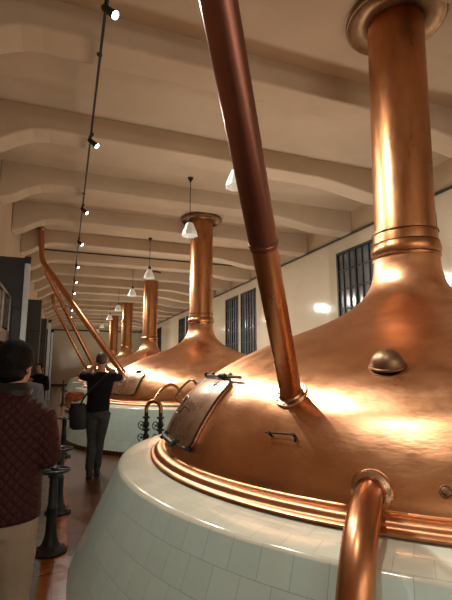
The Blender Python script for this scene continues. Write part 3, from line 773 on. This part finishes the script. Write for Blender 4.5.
# man in the burgundy quilted jacket (foreground, seen from behind)
H1 = 1.69
JR = [(0, -.01, .83, .205, .150), (0, -.01, .87, .205, .152), (0, -.01, 1.0, .20, .15), (0, -.01, 1.10, .198, .145), (0, -.01, 1.24, .205, .14), (0, -.01, 1.32, .205, .135), (0, -.012, 1.37, .185, .118), (0, -.014, 1.405, .14, .10), (0, -.014, 1.43, .09, .085), (0, -.014, 1.435, .07, .075)]
arms1 = [((.178, -.01, 1.30), (.215, -.02, 1.11), (.18, .20, 1.10), (-.35, 1, .1), (0, 0, -1), -1, .6), ((-.178, -.01, 1.30), (-.215, -.02, 1.11), (-.18, .20, 1.10), (.35, 1, .1), (0, 0, -1), 1, .6)]
pr1, q, rot = person((-.27, 2.45, 0), R(-6), 'person with black hair in a burgundy quilted jacket and khaki trousers, seen from behind', H1, arms1, JR, M_QUILT, M_KHAKI, M_HAIR, hyaw=R(-22), sleeve=.85, jack_arm=(.08, .074, .06), collar=(1.405, 1.475, .088, .066, M_BLACK), hair_thick=.018, lean=(.038, 0))

# man taking a photograph
H2 = 1.79
JR = [(-.01, 0, .88, .165, .125), (0, 0, .93, .175, .13), (.01, 0, 1.08, .165, .12), (.02, 0, 1.24, .185, .125), (.03, 0, 1.36, .20, .115), (.03, .0, 1.43, .165, .10), (.03, 0, 1.475, .085, .075), (.03, 0, 1.49, .062, .062)]
arms2 = [((.20, .0, 1.41), (.29, .14, 1.395), (.085, .20, 1.565), (-.35, .4, .6), (-.6, -.3, .2), 1, .8), ((-.14, .0, 1.41), (-.245, .14, 1.42), (-.055, .20, 1.60), (.35, .4, .6), (.6, -.3, .2), -1, .8)]
pr2, q, rot = person((.50, 6.85, 0), R(-8), 'person in black jacket and dark jeans, arms raised to the face taking a photo', H2, arms2, JR, M_BJACK, M_JEANS, M_HAIRG, hpitch=R(6), sleeve=.25, jack_arm=(.072, .066, .06), legs=[[(-.065, 0, .90), (-.06, .03, .49), (-.07, -.08, .09)], [(.085, 0, .90), (.05, .03, .49), (.02, .09, .09)]], tr=.86, hair_thick=.006, lean=(.03, .01))
cam_ = empty('compact_camera', tuple(pr2.matrix_basis @ Vector((.02, .315, 1.65))), R(-8), label='small black camera held up by the person in the black jacket', cat='camera')
bm = bmesh.new(); box(bm, -.06, .06, -.015, .015, -.035, .035, .006); mesh('camera_body', bm, M_BLACK, cam_, False)
bm = bmesh.new(); revolve(bm, [(.0, .0), (.024, .0), (.024, .03), (.0, .032)], 20, mat=Matrix.Translation((0, .015, 0)) @ frame_from((0, 1, 0))); mesh('lens', bm, M_BLACK, cam_)
# his shoulder bag, with a tawny garment stuffed on top
bg = empty('shoulder_bag', (.225, 6.74, .67), R(-8), label='black shoulder bag on the left hip of the person in the black jacket', cat='bag')
bm = bmesh.new(); loft(bm, [(.02, 0, .0, .085, .045), (.01, 0, .03, .115, .058), (0, 0, .20, .125, .065), (-.01, 0, .34, .12, .06), (-.01, 0, .37, .09, .045)], 24); mesh('bag_body', bm, M_BAG, bg)
bm = bmesh.new(); tube(bm, smooth_path([(.02, -.06, .32), (.10, -.11, .48), (.25, -.10, .65), (.39, -.10, .78), (.48, -.03, .85), (.49, .07, .82)], 5), .016, 8, flat=.3); mesh('strap', bm, M_BAG, bg)
bm = bmesh.new(); ellipsoid(bm, (-.06, -.02, .45), (.12, .07, .08)); ellipsoid(bm, (-.14, -.02, .37), (.045, .06, .09)); ellipsoid(bm, (.02, 0, .46), (.07, .05, .05))
gm = fuse('tawny_garment', bm, M_FUR, None, .01, 4); gm.location = (.225, 6.74, .69); gm.rotation_euler.z = R(-8)
tx = bpy.data.textures.new('cl', 'CLOUDS'); tx.noise_scale = .06; dm = gm.modifiers.new('d', 'DISPLACE'); dm.texture = tx; dm.strength = .035
tag(gm, 'crumpled orange and brown garment lying on top of the black shoulder bag', 'garment')

# person in blue-grey denim, behind the man in burgundy
H3 = 1.72
JR = [(0, 0, .85, .19, .13), (0, 0, 1.05, .18, .125), (0, 0, 1.22, .19, .125), (0, 0, 1.33, .19, .115), (0, 0, 1.40, .15, .10), (0, 0, 1.45, .085, .075), (0, 0, 1.465, .065, .065)]
arms3 = [((.18, 0, 1.35), (.22, -.02, 1.08), (.15, .20, 1.08), (-.35, 1, .3), (0, 0, -1), -1, .6), ((-.18, 0, 1.35), (-.22, -.02, 1.08), (-.15, .20, 1.08), (.35, 1, .3), (0, 0, -1), 1, .6)]
person((-.43, 4.75, 0), R(-10), 'person in blue-grey denim shirt, mostly hidden behind the burgundy jacket', H3, arms3, JR, M_DENIM, M_JEANS, M_HAIR)
H4 = 1.66
JR = [(0, 0, .82, .18, .13), (0, 0, 1.0, .17, .12), (0, 0, 1.18, .18, .12), (0, 0, 1.28, .18, .11), (0, 0, 1.35, .14, .10), (0, 0, 1.40, .08, .07)]
arms4 = [((.17, 0, 1.30), (.21, -.02, 1.03), (.10, .18, 1.25), (-.35, 1, .5), (0, 0, -1), -1, .6), ((-.17, 0, 1.30), (-.21, -.02, 1.03), (-.15, .20, 1.03), (.35, 1, .3), (0, 0, -1), 1, .6)]
person((-.56, 11.8, 0), R(150), 'small distant person in dark clothes facing the viewer beside the left wall', H4, arms4, JR, M_BJACK, M_JEANS, M_HAIR, name='person')

# ------------------------------------------------------------------ added fill lights, kept out of view
def area(loc, rot, size, sizey, e, col):
    L = bpy.data.lights.new('fill_light', 'AREA'); L.shape = 'RECTANGLE'; L.size = size; L.size_y = sizey; L.energy = e; L.color = col
    o = bpy.data.objects.new('fill_light', L); COL.objects.link(o); o.location = loc; o.rotation_euler = rot
area((2.4, -5.7, 3.9), (R(80), 0, 0), 6.5, .35, 75, (1, .93, .84))  # unseen strips added behind the camera, for bands along the domes
area((2.4, -5.7, 2.0), (R(90), 0, 0), 6.5, .3, 55, (1, .93, .84))
for yy, e in ((-2.6, 60), (6.76, 85), (13.7, 90), (20.6, 90), (27.6, 90), (35.2, 130)):  # added up-lights hidden between kettles, standing in for bounce off the copper
    area((3.6, yy, 1.30), (R(180), 0, 0), 3.4, .9, e, (1, .88, .74))
w = bpy.data.worlds.new('world'); SC.world = w; w.use_nodes = True
w.node_tree.nodes['Background'].inputs[0].default_value = (1, .8, .6, 1); w.node_tree.nodes['Background'].inputs[1].default_value = .05

# ------------------------------------------------------------------ camera
cd = bpy.data.cameras.new('camera'); co = bpy.data.objects.new('camera', cd); COL.objects.link(co)
cd.sensor_fit = 'VERTICAL'; cd.sensor_height = 36; cd.lens = 431.46 / 600 * 36; cd.clip_start = .05; cd.clip_end = 200
co.location = (0, 0, 1.55); co.rotation_euler = (R(90 + 8.88), 0, R(-20.35))
SC.camera = co
SC.view_settings.view_transform = 'Standard'; SC.view_settings.look = 'None'; SC.view_settings.gamma = 1; SC.view_settings.use_curve_mapping = False
SC.view_settings.exposure = 0.0
SC.cycles.use_denoising = True
SC.cycles.max_bounces = 10
SC.cycles.sample_clamp_indirect = 6
